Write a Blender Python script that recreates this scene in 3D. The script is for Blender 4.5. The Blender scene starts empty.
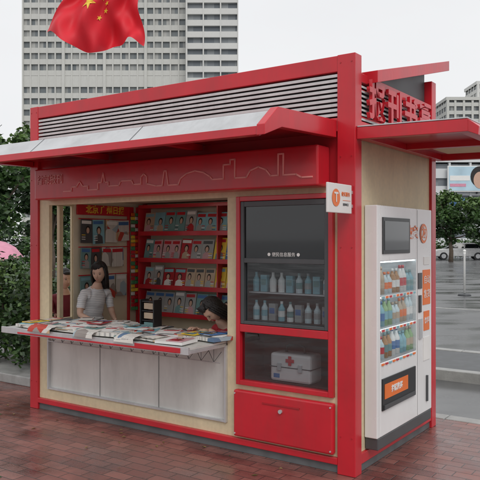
import bpy, math, random
from mathutils import Vector, Matrix, Euler, noise
R = math.radians
random.seed(7)
scene = bpy.context.scene

# ------------------------------------------------------------------ materials
def mat(name, col, rough=0.5, metal=0.0, var=0.12, scale=6.0, bump=0.0, bscale=60.0, coat=0.0, dirt=0.0, emis=None):
    m = bpy.data.materials.new(name); m.use_nodes = True
    nt = m.node_tree; n = nt.nodes; l = nt.links
    p = n["Principled BSDF"]
    p.inputs["Metallic"].default_value = metal
    p.inputs["Coat Weight"].default_value = coat
    p.inputs["Coat Roughness"].default_value = 0.12
    tc = n.new("ShaderNodeTexCoord")
    no = n.new("ShaderNodeTexNoise"); no.inputs["Scale"].default_value = scale; no.inputs["Detail"].default_value = 5
    l.new(tc.outputs["Object"], no.inputs["Vector"])
    cr = n.new("ShaderNodeValToRGB")
    c = list(col)
    cr.color_ramp.elements[0].position = 0.3; cr.color_ramp.elements[1].position = 0.7
    cr.color_ramp.elements[0].color = [x*(1-var) for x in c]+[1]
    cr.color_ramp.elements[1].color = [min(1, x*(1+var)) for x in c]+[1]
    l.new(no.outputs["Fac"], cr.inputs["Fac"])
    out = cr.outputs["Color"]
    if dirt > 0:
        n2 = n.new("ShaderNodeTexNoise"); n2.inputs["Scale"].default_value = 2.2; n2.inputs["Detail"].default_value = 9; n2.inputs["Roughness"].default_value=0.7
        mp = n.new("ShaderNodeMapping"); mp.inputs["Scale"].default_value = (3, 3, 0.6)
        l.new(tc.outputs["Object"], mp.inputs["Vector"]); l.new(mp.outputs["Vector"], n2.inputs["Vector"])
        r2 = n.new("ShaderNodeValToRGB"); r2.color_ramp.elements[0].position = 0.45; r2.color_ramp.elements[1].position = 0.75
        r2.color_ramp.elements[0].color = (0, 0, 0, 1); r2.color_ramp.elements[1].color = (dirt, dirt, dirt, 1)
        l.new(n2.outputs["Fac"], r2.inputs["Fac"])
        mx = n.new("ShaderNodeMix"); mx.data_type = 'RGBA'
        l.new(r2.outputs["Color"], mx.inputs["Factor"]); l.new(out, mx.inputs["A"])
        mx.inputs["B"].default_value = (c[0]*0.45+0.03, c[1]*0.45+0.03, c[2]*0.45+0.025, 1)
        out = mx.outputs["Result"]
    l.new(out, p.inputs["Base Color"])
    rr = n.new("ShaderNodeMapRange"); rr.inputs["To Min"].default_value = max(0.02, rough*0.75); rr.inputs["To Max"].default_value = min(1, rough*1.25)
    l.new(no.outputs["Fac"], rr.inputs["Value"]); l.new(rr.outputs["Result"], p.inputs["Roughness"])
    if bump > 0:
        nb = n.new("ShaderNodeTexNoise"); nb.inputs["Scale"].default_value = bscale; nb.inputs["Detail"].default_value = 4
        l.new(tc.outputs["Object"], nb.inputs["Vector"])
        b = n.new("ShaderNodeBump"); b.inputs["Strength"].default_value = bump; b.inputs["Distance"].default_value = 0.01
        l.new(nb.outputs["Fac"], b.inputs["Height"]); l.new(b.outputs["Normal"], p.inputs["Normal"])
    if emis:
        p.inputs["Emission Color"].default_value = (*emis[0], 1); p.inputs["Emission Strength"].default_value = emis[1]
    return m

def glass(name, tint=(0.8,0.85,0.85), base=0.05):
    m = bpy.data.materials.new(name); m.use_nodes = True
    nt = m.node_tree; n = nt.nodes; l = nt.links; n.clear()
    o = n.new("ShaderNodeOutputMaterial"); t = n.new("ShaderNodeBsdfTransparent"); t.inputs[0].default_value = (*tint, 1)
    g = n.new("ShaderNodeBsdfGlossy"); g.inputs["Roughness"].default_value = 0.02
    f = n.new("ShaderNodeLayerWeight"); f.inputs["Blend"].default_value = 0.5
    pw = n.new("ShaderNodeMath"); pw.operation='POWER'; pw.inputs[1].default_value=4.0
    mr = n.new("ShaderNodeMapRange"); mr.inputs["To Min"].default_value=base; mr.inputs["To Max"].default_value=0.9
    mx = n.new("ShaderNodeMixShader")
    l.new(f.outputs["Facing"], pw.inputs[0]); l.new(pw.outputs[0], mr.inputs["Value"]); l.new(mr.outputs["Result"], mx.inputs[0]); l.new(t.outputs[0], mx.inputs[1]); l.new(g.outputs[0], mx.inputs[2]); l.new(mx.outputs[0], o.inputs[0])
    return m

def newsprint(name):
    m = bpy.data.materials.new(name); m.use_nodes = True
    nt = m.node_tree; n = nt.nodes; l = nt.links; p = n["Principled BSDF"]
    tc = n.new("ShaderNodeTexCoord")
    br = n.new("ShaderNodeTexBrick"); br.inputs["Scale"].default_value = 1.0
    br.inputs["Brick Width"].default_value = 0.055; br.inputs["Row Height"].default_value = 0.009; br.inputs["Mortar Size"].default_value = 0.0028
    br.inputs["Color1"].default_value = (0.32,0.32,0.32,1); br.inputs["Color2"].default_value = (0.55,0.53,0.5,1); br.inputs["Mortar"].default_value = (0.72,0.70,0.65,1)
    l.new(tc.outputs["Object"], br.inputs["Vector"])
    no = n.new("ShaderNodeTexVoronoi"); no.inputs["Scale"].default_value = 9; no.feature = 'F1'
    l.new(tc.outputs["Object"], no.inputs["Vector"])
    cr = n.new("ShaderNodeValToRGB"); cr.color_ramp.interpolation = 'CONSTANT'; e = cr.color_ramp.elements
    e[0].color = (0.70,0.68,0.63,1); e[1].position = 0.35; e[1].color = (0.70,0.68,0.63,1)
    for pos,c in ((.62,(0.5,0.06,0.04,1)),(.70,(0.12,0.2,0.32,1)),(.77,(0.6,0.42,0.25,1)),(.86,(0.3,0.27,0.25,1)),(.93,(.35,.45,.5,1))):
        x = cr.color_ramp.elements.new(pos); x.color = c
    sp = n.new("ShaderNodeSeparateColor"); l.new(no.outputs["Color"], sp.inputs[0]); l.new(sp.outputs[0], cr.inputs[0])
    gt = n.new("ShaderNodeMath"); gt.operation = 'GREATER_THAN'; gt.inputs[1].default_value = 0.58; l.new(sp.outputs[0], gt.inputs[0])
    mx = n.new("ShaderNodeMix"); mx.data_type = 'RGBA'
    l.new(gt.outputs[0], mx.inputs["Factor"]); l.new(br.outputs["Color"], mx.inputs["A"]); l.new(cr.outputs[0], mx.inputs["B"])
    l.new(mx.outputs["Result"], p.inputs["Base Color"]); p.inputs["Roughness"].default_value = 0.7
    return m

RED = mat("red_paint", (0.56,0.013,0.026), 0.34, var=0.12, scale=2.5, bump=0.08, bscale=25, coat=0.25, dirt=0.38)
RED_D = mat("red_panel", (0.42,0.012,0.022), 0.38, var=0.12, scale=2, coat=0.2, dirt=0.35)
MAROON = mat("locker_interior", (0.09,0.012,0.014), 0.5, var=0.1)
RED_L = mat("red_line", (0.78,0.28,0.26), 0.4)
CREAM = mat("cream_board", (0.68,0.58,0.385), 0.6, var=0.06, scale=30, bump=0.1, bscale=90, dirt=0.26)
CREAM_IN = mat("cream_inner", (0.72,0.65,0.50), 0.6, var=0.06)
ALU = mat("aluminium", (0.60,0.61,0.62), 0.38, metal=0.45, var=0.08, scale=4, dirt=0.4)
ALU_L = mat("louvre_paint", (0.58,0.61,0.61), 0.45, var=0.08, scale=4, dirt=0.4)
ALU_P = mat("pale_steel", (0.68,0.68,0.65), 0.32, metal=0.15, var=0.08, scale=3, bump=0.05, bscale=8, dirt=0.35)
DARK = mat("dark_plastic", (0.018,0.018,0.02), 0.35)
DARKG = mat("dark_grey_metal", (0.09,0.095,0.10), 0.45, metal=0.3, dirt=0.3)
BASEG = mat("base_grey", (0.12,0.125,0.13), 0.6, var=0.2, dirt=0.5)
SCREEN = mat("black_screen", (0.008,0.009,0.011), 0.05, var=0.0, coat=0.6)
WHITE = mat("white_enamel", (0.78,0.79,0.79), 0.28, var=0.03, scale=3, coat=0.3, dirt=0.14)
WHITE_M = mat("white_matt", (0.78,0.78,0.76), 0.5, var=0.03)
CASE = mat("case_shell", (0.70,0.66,0.65), 0.4, var=0.05)
ORANGE = mat("orange_vinyl", (0.80,0.17,0.02), 0.35, var=0.05)
YELLOW = mat("yellow", (0.80,0.56,0.05), 0.5, var=0.05)
GREEN = mat("green_print", (0.07,0.28,0.12), 0.4)
BLUE = mat("blue_print", (0.06,0.17,0.40), 0.4)
CYAN = mat("cyan_print", (0.22,0.45,0.52), 0.35)
TEAL = mat("teal_print", (0.16,0.30,0.30), 0.4)
GREYP = mat("grey_print", (0.35,0.36,0.36), 0.4)
TANP = mat("tan_print", (0.50,0.38,0.27), 0.4)
PINKP = mat("pink_print", (0.58,0.33,0.36), 0.4)
CLEARB = mat("bottle_plastic", (0.55,0.65,0.68), 0.15, var=0.1)
BROWNB = mat("bottle_tea", (0.42,0.20,0.06), 0.15, var=0.1)
GREENB = mat("bottle_green", (0.28,0.45,0.20), 0.15, var=0.1)
LINER = mat("fridge_liner", (0.50,0.55,0.57), 0.5)
LED = mat("led_strip", (0.9,0.9,0.9), 0.5, emis=((0.85,0.96,1.0),3.2))
FILL_GLOW = mat("interior_fill_glow", (0.9,0.9,0.9), 0.5, emis=((1.0,0.95,0.86),2.6))  # emissive fill for the kiosk interior, not a known fitting
GLASS = glass("clear_glass", (0.90,0.94,0.95), .06)
TINT = glass("tinted_glass", (0.58,0.62,0.64), .10)
NEWS = newsprint("newsprint")
COVERS = [RED_D,BLUE,TEAL,GREYP,TANP,PINKP,WHITE_M,CYAN,DARKG,YELLOW,TEAL,GREYP]
SKIN = mat("skin", (0.56,0.36,0.27), 0.5, var=0.05)
HAIR = mat("black_hair", (0.012,0.010,0.010), 0.42, var=0.3, scale=60, bump=0.8, bscale=90)
LIP = mat("lips", (0.44,0.20,0.16), 0.5)
EYEW = mat("eye_white", (0.45,0.42,0.40), 0.3); EYEB = mat("iris", (0.02,0.012,0.01), 0.2)
TROUS = mat("dark_denim", (0.03,0.04,0.07), 0.8)
SH_RED = mat("red_cotton", (0.40,0.02,0.03), 0.8, bump=0.5, bscale=14)
SH_DRK = mat("maroon_knit", (0.16,0.018,0.03), 0.8, bump=0.5, bscale=14)
def stripes():
    m = mat("striped_cotton", (0.68,0.68,0.68), 0.8, bump=0.5, bscale=14); nt=m.node_tree; n=nt.nodes; l=nt.links
    w = n.new("ShaderNodeTexWave"); w.bands_direction='Z'; w.inputs["Scale"].default_value=17; w.inputs["Distortion"].default_value=1.5
    tc = n.new("ShaderNodeTexCoord"); l.new(tc.outputs["Object"], w.inputs[0])
    cr = n.new("ShaderNodeValToRGB"); cr.color_ramp.elements[0].position=0.25; cr.color_ramp.elements[0].color=(0.46,0.48,0.52,1)
    cr.color_ramp.elements[1].position=0.5; cr.color_ramp.elements[1].color=(0.7,0.7,0.7,1)
    l.new(w.outputs["Fac"], cr.inputs[0]); l.new(cr.outputs[0], n["Principled BSDF"].inputs["Base Color"]); return m
SH_STR = stripes()
BARK = mat("bark", (0.10,0.075,0.055), 0.9, var=0.3, scale=8, bump=0.6, bscale=30)
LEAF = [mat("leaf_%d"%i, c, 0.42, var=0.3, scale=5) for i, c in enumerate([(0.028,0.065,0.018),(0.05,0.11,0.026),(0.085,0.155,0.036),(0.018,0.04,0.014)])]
DEADLEAF = mat("fallen_leaf", (0.22,0.15,0.05), 0.7, var=0.4, scale=2)
KERB = mat("kerb_stone", (0.36,0.36,0.35), 0.45, var=0.15, scale=8, bump=0.2, dirt=0.4)
FLAG = mat("flag_cloth", (0.66,0.015,0.03), 0.65, var=0.06)
PINK = mat("pink_nylon", (0.65,0.28,0.38), 0.6)

def wet_asphalt():
    m = mat("wet_asphalt", (0.10,0.102,0.105), 0.2, var=0.25, scale=0.6, bump=0.10, bscale=90)
    nt=m.node_tree; n=nt.nodes; l=nt.links; p=n["Principled BSDF"]
    p.inputs["Specular IOR Level"].default_value=1.0
    tc=n.new("ShaderNodeTexCoord"); no=n.new("ShaderNodeTexNoise"); no.inputs["Scale"].default_value=0.45; no.inputs["Detail"].default_value=7
    mp=n.new("ShaderNodeMapping"); mp.inputs["Scale"].default_value=(1,2.2,1); l.new(tc.outputs["Object"], mp.inputs[0])
    l.new(mp.outputs[0], no.inputs["Vector"])
    mr=n.new("ShaderNodeMapRange"); mr.inputs["From Min"].default_value=0.38; mr.inputs["From Max"].default_value=0.62
    mr.inputs["To Min"].default_value=0.10; mr.inputs["To Max"].default_value=0.42
    l.new(no.outputs["Fac"], mr.inputs["Value"]); l.new(mr.outputs["Result"], p.inputs["Roughness"])
    return m
ASPH = wet_asphalt()

def bricks():
    m = bpy.data.materials.new("brick_paving"); m.use_nodes=True; nt=m.node_tree; n=nt.nodes; l=nt.links; p=n["Principled BSDF"]
    p.inputs["Specular IOR Level"].default_value=0.75
    tc=n.new("ShaderNodeTexCoord"); mp=n.new("ShaderNodeMapping"); mp.inputs["Rotation"].default_value=(0,0,0)
    l.new(tc.outputs["Object"], mp.inputs[0])
    b=n.new("ShaderNodeTexBrick"); b.inputs["Scale"].default_value=1; b.inputs["Brick Width"].default_value=0.20; b.inputs["Row Height"].default_value=0.10
    b.inputs["Mortar Size"].default_value=0.0045; b.inputs["Mortar Smooth"].default_value=0.5; b.inputs["Bias"].default_value=0.1
    b.inputs["Color1"].default_value=(0.18,0.070,0.060,1); b.inputs["Color2"].default_value=(0.29,0.125,0.103,1); b.inputs["Mortar"].default_value=(0.07,0.05,0.045,1)
    l.new(mp.outputs[0], b.inputs["Vector"])
    no=n.new("ShaderNodeTexNoise"); no.inputs["Scale"].default_value=1.6; no.inputs["Detail"].default_value=9; no.inputs["Roughness"].default_value=0.68
    l.new(tc.outputs["Object"], no.inputs["Vector"])
    cr=n.new("ShaderNodeValToRGB"); cr.color_ramp.elements[0].position=0.35; cr.color_ramp.elements[0].color=(0.5,0.5,0.52,1); cr.color_ramp.elements[1].position=0.65; cr.color_ramp.elements[1].color=(1.2,1.2,1.2,1)
    l.new(no.outputs["Fac"], cr.inputs[0])
    mx=n.new("ShaderNodeMix"); mx.data_type='RGBA'; mx.blend_type='MULTIPLY'; mx.inputs["Factor"].default_value=1
    l.new(b.outputs["Color"], mx.inputs["A"]); l.new(cr.outputs[0], mx.inputs["B"]); l.new(mx.outputs["Result"], p.inputs["Base Color"])
    mr=n.new("ShaderNodeMapRange"); mr.inputs["From Min"].default_value=0.38; mr.inputs["From Max"].default_value=0.62; mr.inputs["To Min"].default_value=0.14; mr.inputs["To Max"].default_value=0.5
    l.new(no.outputs["Fac"], mr.inputs["Value"]); l.new(mr.outputs["Result"], p.inputs["Roughness"])
    sub=n.new("ShaderNodeMath"); sub.operation='SUBTRACT'
    n3=n.new("ShaderNodeTexNoise"); n3.inputs["Scale"].default_value=70; l.new(tc.outputs["Object"], n3.inputs["Vector"])
    ml=n.new("ShaderNodeMath"); ml.operation='MULTIPLY'; ml.inputs[1].default_value=0.35; l.new(n3.outputs["Fac"], ml.inputs[0])
    l.new(ml.outputs[0], sub.inputs[0]); l.new(b.outputs["Fac"], sub.inputs[1])
    bu=n.new("ShaderNodeBump"); bu.inputs["Strength"].default_value=0.45; bu.inputs["Distance"].default_value=0.005
    l.new(sub.outputs[0], bu.inputs["Height"]); l.new(bu.outputs["Normal"], p.inputs["Normal"])
    return m
BRICK = bricks()

def facade_glass(name, bay, fl, dark=(0.05,0.06,0.07), light=(0.30,0.31,0.30)):
    m = bpy.data.materials.new(name); m.use_nodes=True; nt=m.node_tree; n=nt.nodes; l=nt.links; p=n["Principled BSDF"]
    tc=n.new("ShaderNodeTexCoord"); sn=n.new("ShaderNodeVectorMath"); sn.operation='SNAP'; sn.inputs[1].default_value=(bay,1000,fl)
    l.new(tc.outputs["Object"], sn.inputs[0]); wn=n.new("ShaderNodeTexWhiteNoise"); l.new(sn.outputs[0], wn.inputs["Vector"])
    cr=n.new("ShaderNodeValToRGB"); cr.color_ramp.elements[0].position=0.35; cr.color_ramp.elements[0].color=(*dark,1); cr.color_ramp.elements[1].position=1; cr.color_ramp.elements[1].color=(*light,1)
    l.new(wn.outputs["Value"], cr.inputs[0]); l.new(cr.outputs[0], p.inputs["Base Color"]); p.inputs["Roughness"].default_value = 0.25
    return m

# ------------------------------------------------------------------ mesh builder
class MB:
    def __init__(s): s.v=[]; s.f=[]; s.m=[]; s.mats=[]
    def mi(s, m):
        if m not in s.mats: s.mats.append(m)
        return s.mats.index(m)
    def add(s, vs, fs, m):
        o=len(s.v); s.v += [tuple(x) for x in vs]; k=s.mi(m)
        for f in fs: s.f.append(tuple(i+o for i in f)); s.m.append(k)
    def box(s, x0,x1,y0,y1,z0,z1, m, M=None):
        vs=[(x0,y0,z0),(x1,y0,z0),(x1,y1,z0),(x0,y1,z0),(x0,y0,z1),(x1,y0,z1),(x1,y1,z1),(x0,y1,z1)]
        if M is not None: vs=[tuple(M@Vector(v)) for v in vs]
        s.add(vs,[(0,3,2,1),(4,5,6,7),(0,1,5,4),(1,2,6,5),(2,3,7,6),(3,0,4,7)],m)
    def cbox(s, c, d, m, rot=(0,0,0)):
        M=Matrix.Translation(c)@Euler(rot).to_matrix().to_4x4()
        s.box(-d[0]/2,d[0]/2,-d[1]/2,d[1]/2,-d[2]/2,d[2]/2,m,M)
    def quad(s, a,b,c,d, m): s.add([a,b,c,d],[(0,1,2,3)],m)
    def poly(s, pts, m, M=None):
        if M is not None: pts=[tuple(M@Vector(p)) for p in pts]
        s.add(pts,[tuple(range(len(pts)))],m)
    def prism_x(s, prof, x0,x1, m):
        n=len(prof); vs=[(x0,y,z) for y,z in prof]+[(x1,y,z) for y,z in prof]
        fs=[tuple(range(n))[::-1], tuple(range(n,2*n))]+[(i,(i+1)%n,(i+1)%n+n,i+n) for i in range(n)]
        s.add(vs,fs,m)
    def tube(s, pts, rad, m, seg=8, caps=True, sx=1.0):
        pts=[Vector(p) for p in pts]; n=len(pts); vs=[]
        if not isinstance(rad,(list,tuple)): rad=[rad]*n
        t0=(pts[1]-pts[0]).normalized(); up=Vector((0,0,1)) if abs(t0.z)<0.9 else Vector((1,0,0))
        for i,p in enumerate(pts):
            t=(pts[min(i+1,n-1)]-pts[max(i-1,0)]).normalized()
            a=t.cross(up).normalized(); b=t.cross(a).normalized()
            for k in range(seg):
                w=2*math.pi*k/seg; vs.append(p+(a*math.cos(w)*sx+b*math.sin(w))*rad[i])
        fs=[]
        for i in range(n-1):
            for k in range(seg):
                fs.append((i*seg+k,i*seg+(k+1)%seg,(i+1)*seg+(k+1)%seg,(i+1)*seg+k))
        if caps: fs.append(tuple(range(seg))[::-1]); fs.append(tuple(range((n-1)*seg,n*seg)))
        s.add(vs,fs,m)
    def disc(s, c, r, axis, m, seg=20, sy=1.0):
        c=Vector(c); ax={'x':(Vector((0,1,0)),Vector((0,0,1))),'y':(Vector((1,0,0)),Vector((0,0,1))),'z':(Vector((1,0,0)),Vector((0,1,0)))}[axis]
        vs=[c+ax[0]*math.cos(2*math.pi*k/seg)*r+ax[1]*math.sin(2*math.pi*k/seg)*r*sy for k in range(seg)]
        s.add(vs,[tuple(range(seg))],m)
    def ball(s, c, r, m, nu=16, nv=10, fn=None):
        c=Vector(c); r=r if isinstance(r,(tuple,list)) else (r,r,r); vs=[]; fs=[]
        for j in range(nv+1):
            ph=math.pi*j/nv
            for i in range(nu):
                th=2*math.pi*i/nu; d=Vector((math.sin(ph)*math.cos(th)*r[0],math.sin(ph)*math.sin(th)*r[1],math.cos(ph)*r[2]))
                if fn: d=fn(d)
                vs.append(c+d)
        for j in range(nv):
            for i in range(nu): fs.append((j*nu+i,(j+1)*nu+i,(j+1)*nu+(i+1)%nu,j*nu+(i+1)%nu))
        s.add(vs,fs,m)
    def build(s, name, parent=None, bevel=0.0, smooth=False, loc=None, rot=None):
        me=bpy.data.meshes.new(name); me.from_pydata(s.v,[],s.f); 
        for m in s.mats: me.materials.append(m)
        me.polygons.foreach_set("material_index", s.m)
        if smooth: me.polygons.foreach_set("use_smooth",[True]*len(s.f))
        me.update(); o=bpy.data.objects.new(name,me); scene.collection.objects.link(o)
        if parent: o.parent=parent
        if loc: o.location=loc
        if rot: o.rotation_euler=rot
        if bevel>0:
            b=o.modifiers.new("bevel",'BEVEL'); b.width=bevel; b.segments=2; b.limit_method='ANGLE'; b.angle_limit=R(40)
        return o

KX,KY,KA = 0.75,4.46,-35.0
ca,sa = math.cos(R(KA)), math.sin(R(KA))
def kw(x,y,z=0): return (KX+ca*x-sa*y, KY+sa*x+ca*y, z)
def root(name, loc=(0,0,0), rz=0.0):
    e=bpy.data.objects.new(name,None); scene.collection.objects.link(e); e.location=loc; e.rotation_euler=(0,0,rz); e.empty_display_size=0.2; return e
def kroot(name): return root(name, (KX,KY,0), R(KA))

def text(body, size, m, parent, loc, rot, extrude=0.004, name="lettering", offset=0.0, align='CENTER', sx=1.0):
    c=bpy.data.curves.new(name,'FONT'); c.body=body; c.size=size; c.extrude=extrude; c.offset=offset; c.align_x=align; c.align_y='CENTER'
    c.materials.append(m); o=bpy.data.objects.new(name,c); scene.collection.objects.link(o); o.parent=parent; o.location=loc; o.rotation_euler=rot; o.scale=(sx,1,1); return o
FR=(R(90),0,0); SD=(R(90),0,R(90))

# ------------------------------------------------------------------ kiosk
K = kroot("newspaper_kiosk")
L=3.29; D=1.55; H=2.774
b=MB()
b.box(-.13,0,0,.10,0,H,RED); b.box(-L,-L+.11,0,.10,0,H,RED)
b.box(-.10,0,D-.10,D,0,2.86,RED); b.box(-L,-L+.10,D-.10,D,0,2.86,RED)
b.box(-L+.11,-.13,.003,.10,2.665,H-.003,RED)
b.box(-L+.11,-.13,.003,.09,2.27,2.36,RED)
b.box(-L+.11,-.13,-.004,.09,.06,.105,RED)
b.box(-.095,-.004,.10,D-.10,.06,.13,RED); b.box(-.095,-.004,.10,D-.10,2.26,2.34,RED); b.box(-.095,-.004,.10,D-.10,2.60,2.66,RED)
b.box(-L+.004,-L+.095,.10,D-.10,.06,.13,RED); b.box(-L+.004,-L+.095,.10,D-.10,2.26,2.66,RED)
b.build("frame",K,bevel=.004)
b=MB(); b.box(-L+.02,-.02,.02,D-.02,0.0,.058,BASEG); b.build("plinth",K,bevel=.004)
b=MB()
for z in (.25,1.5,2.1,2.72):
    for x in (-.105,-.025,-L+.02,-L+.09):
        b.tube([(x,-.003,z),(x,.001,z)],.005,RED_D,seg=8)
b.build("frame_bolts",K)
# louvres
b=MB()
for i in range(9):
    z=2.372+i*0.0325
    b.prism_x([(.008,z),(.011,z-.001),(.055,z+.014),(.055,z+.020),(.011,z+.0195),(.008,z+.018)],-L+.112,-.132,ALU_L)
for i in range(8):
    z=2.35+i*0.031
    vs=[(-.012,z),(-.052,z+.018),(-.052,z+.024),(-.012,z+.014)]
    vv=[(x,.102,zz) for x,zz in vs]+[(x,D-.102,zz) for x,zz in vs]
    b.add(vv,[(0,1,2,3),(7,6,5,4),(0,4,5,1),(1,5,6,2),(2,6,7,3),(3,7,4,0)],ALU_L)
b.box(-L+.11,-.13,.062,.085,2.362,2.664,DARKG); b.box(-.085,-.062,.10,D-.10,2.342,2.598,DARKG)
b.build("louvres",K)
# roof
b=MB()
def roofz(y): return 2.62+(y-.22)*0.255
HX=[(0,3,2,1),(4,5,6,7),(0,1,5,4),(1,2,6,5),(2,3,7,6),(3,0,4,7)]
def wing(x0,x1,ya,yb,a,c,m):
    b.add([(x0,ya,roofz(ya)+a),(x1,ya,roofz(ya)+a),(x1,yb,roofz(yb)+a),(x0,yb,roofz(yb)+a),
           (x0,ya,roofz(ya)+c),(x1,ya,roofz(ya)+c),(x1,yb,roofz(yb)+c),(x0,yb,roofz(yb)+c)],HX,m)
wing(-L+.03,-.05,.2,1.66,0.02,.05,ALU_L)
for x0,x1 in [(-.05,.07),(-L-.06,-L+.03)]: wing(x0,x1,.2,1.68,-.01,.072,RED)
wing(-L+.03,-.05,1.66,1.68,.0,.062,RED)
b.add([(-.06,.25,2.662),(-.06,D-.11,2.662),(-.06,D-.11,roofz(D-.11)+.01)],[(0,1,2)],DARKG)
b.box(-L+.1,-.1,.12,D-.12,2.30,2.34,DARKG)
b.build("roof",K,bevel=.003)
# walls
b=MB()
y0,y1=.022,.06
b.box(-L+.11,-3.05,y0,y1,.105,1.93,CREAM)
b.box(-3.05,-.13,y0,y1,1.865,1.93,CREAM)
b.box(-1.045,-.945,y0,y1,.105,1.865,CREAM)
b.box(-.158,-.13,y0,y1,.105,1.865,CREAM)
b.box(-3.05,-1.045,y0,y1,.105,.20,CREAM)
b.box(-.945,-.158,y0,y1,.105,.50,CREAM)
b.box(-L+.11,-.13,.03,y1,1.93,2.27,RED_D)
b.box(-.06,-.022,.10,D-.10,.13,2.26,CREAM)
b.box(-L+.10,-.10,D-.05,D-.02,.105,2.30,CREAM)
b.box(-L+.02,-L+.05,.46,D-.10,.13,2.26,CREAM); b.box(-L+.02,-L+.05,.10,.46,.13,.80,CREAM); b.box(-L+.02,-L+.05,.10,.46,1.88,2.26,CREAM)
b.box(-L+.015,-L+.055,.30,.345,.80,1.88,CREAM)
b.build("wall_panels",K,bevel=.002)
b=MB()
b.box(-L+.052,-.07,.065,D-.055,.105,.12,CREAM_IN)
b.box(-L+.052,-.07,.065,D-.055,1.94,1.96,CREAM_IN)
b.box(-1.02,-1.0,.065,D-.055,.12,1.94,CREAM_IN)
b.box(-L+.052,-L+.06,.47,D-.055,.12,1.94,CREAM_IN)
b.box(-L+.06,-1.02,D-.07,D-.055,.12,1.94,CREAM_IN)
b.build("interior_lining",K)
b=MB(); b.box(-2.7,-1.5,.55,.60,1.915,1.938,FILL_GLOW); b.build("interior_fill_strip",K)  # added glowing strip under the ceiling to brighten the interior
# lower panel
b=MB()
b.box(-3.05,-1.045,.03,.055,.20,.76,ALU_P)
for x in [-3.05,-1.06]: b.box(x,x+.015,.0,.03,.20,.77,ALU)
for x in (-2.4,-1.73): b.box(x,x+.004,.0275,.03,.215,.76,DARKG)
b.box(-3.035,-1.06,.005,.03,.20,.215,ALU)
x=-3.0
while x<-1.15:  # dark zigzag wires stand in for a reflection on the panel
    b.tube([(x,-.005,.72),(x+.06,-.02,.64),(x+.12,-.005,.72)],.0025,DARKG,seg=5)
    b.tube([(x+.06,-.02,.64),(x+.06,-.02,.76)],.002,DARKG,seg=5); x+=.12
b.tube([(-3.02,-.02,.64),(-1.08,-.02,.64)],.004,ALU,seg=6)
b.build("lower_panel",K)
# drop shelf
b=MB()
b.box(-3.12,-1.055,-.41,.02,.785,.80,ALU_P)
b.box(-3.125,-1.05,-.43,-.411,.755,.807,ALU)
b.box(-3.125,-3.1,-.41,.02,.76,.784,ALU); b.box(-1.075,-1.05,-.41,.02,.76,.784,ALU)
b.box(-2.9,-1.15,-.436,-.4305,.762,.776,RED)
b.box(-1.55,-1.12,-.438,-.4305,.764,.800,RED)
b.box(-3.05,-1.05,.064,.36,.775,.795,ALU_P)
b.box(-3.05,-1.05,.34,.36,.12,.775,CREAM_IN)
b.build("drop_shelf",K,bevel=.002)
# fascia sign
b=MB(); b.box(-3.05,-.20,-.14,.029,1.905,2.175,RED); b.build("fascia_sign",K,bevel=.012)
sky=[(0,0),(.10,0),(.10,.03),(.16,.03),(.20,.07),(.24,.03),(.30,.03),(.30,0),(.42,0),(.42,.05),(.46,.05),(.48,.12),(.50,.05),(.54,.05),(.54,.02),(.66,.02),(.68,.05),(.80,.05),(.82,.02),(.9,.02),(.9,.07),(.93,.09),(.96,.07),(.96,.02),(1.06,0),(1.12,0),(1.14,.10),(1.16,.10),(1.18,0),(1.28,0),(1.30,.04),(1.36,.07),(1.44,.085),(1.52,.07),(1.58,.04),(1.60,.02),(1.70,.02),(1.70,.11),(1.76,.11),(1.76,.14),(1.80,.14),(1.80,.02),(1.9,.02),(1.93,.06),(2.0,.08),(2.06,.06),(2.1,.02),(2.16,.02),(2.16,.15),(2.20,.15),(2.20,.02),(2.3,.02),(2.34,0),(2.42,0)]
b=MB()
pts=[(-2.66+x,-.143,1.965+z*1.1) for x,z in sky]
for a,c in zip(pts[:-1],pts[1:]):
    d=Vector(c)-Vector(a); L2=d.length; ang=math.atan2(d.z,d.x); mid=(Vector(a)+Vector(c))/2
    b.cbox(mid,(L2+.008,.006,.010),RED_L,(0,-ang,0))
b.build("skyline_relief",K)
text("首都报刊",.085,RED_L,K,(-2.84,-.143,2.07),FR,.002,offset=.001)
# front canopy
b=MB()
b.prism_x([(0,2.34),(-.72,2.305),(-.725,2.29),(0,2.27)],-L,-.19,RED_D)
b.prism_x([(-.721,2.3055),(-.85,2.195),(-.85,2.18),(-.726,2.287)],-L,-.19,ALU)
b.prism_x([(-.845,2.186),(-.862,2.196),(-.866,2.145),(-.84,2.14),(-.70,2.20),(-.70,2.215),(-.838,2.168)],-L,-.19,RED)
for x in [-3.28,-2.3,-1.3]: b.box(x,x+.05,-.70,-.01,2.22,2.27,RED)
b.prism_x([(.0,2.345),(-.73,2.318),(-.875,2.20),(-.875,2.14),(-.69,2.205),(0,2.23)],-.19,-.135,RED)
b.prism_x([(.0,2.345),(-.73,2.318),(-.875,2.20),(-.875,2.14),(-.69,2.205),(0,2.23)],-L-.05,-L,RED)
b.build("front_canopy",K,bevel=.003)
b=MB()
for x in (-2.2,-1.2): b.prism_x([(-.722,2.3075),(-.852,2.197),(-.852,2.195),(-.722,2.305)],x,x+.003,DARKG)
b.build("canopy_joints",K)
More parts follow.
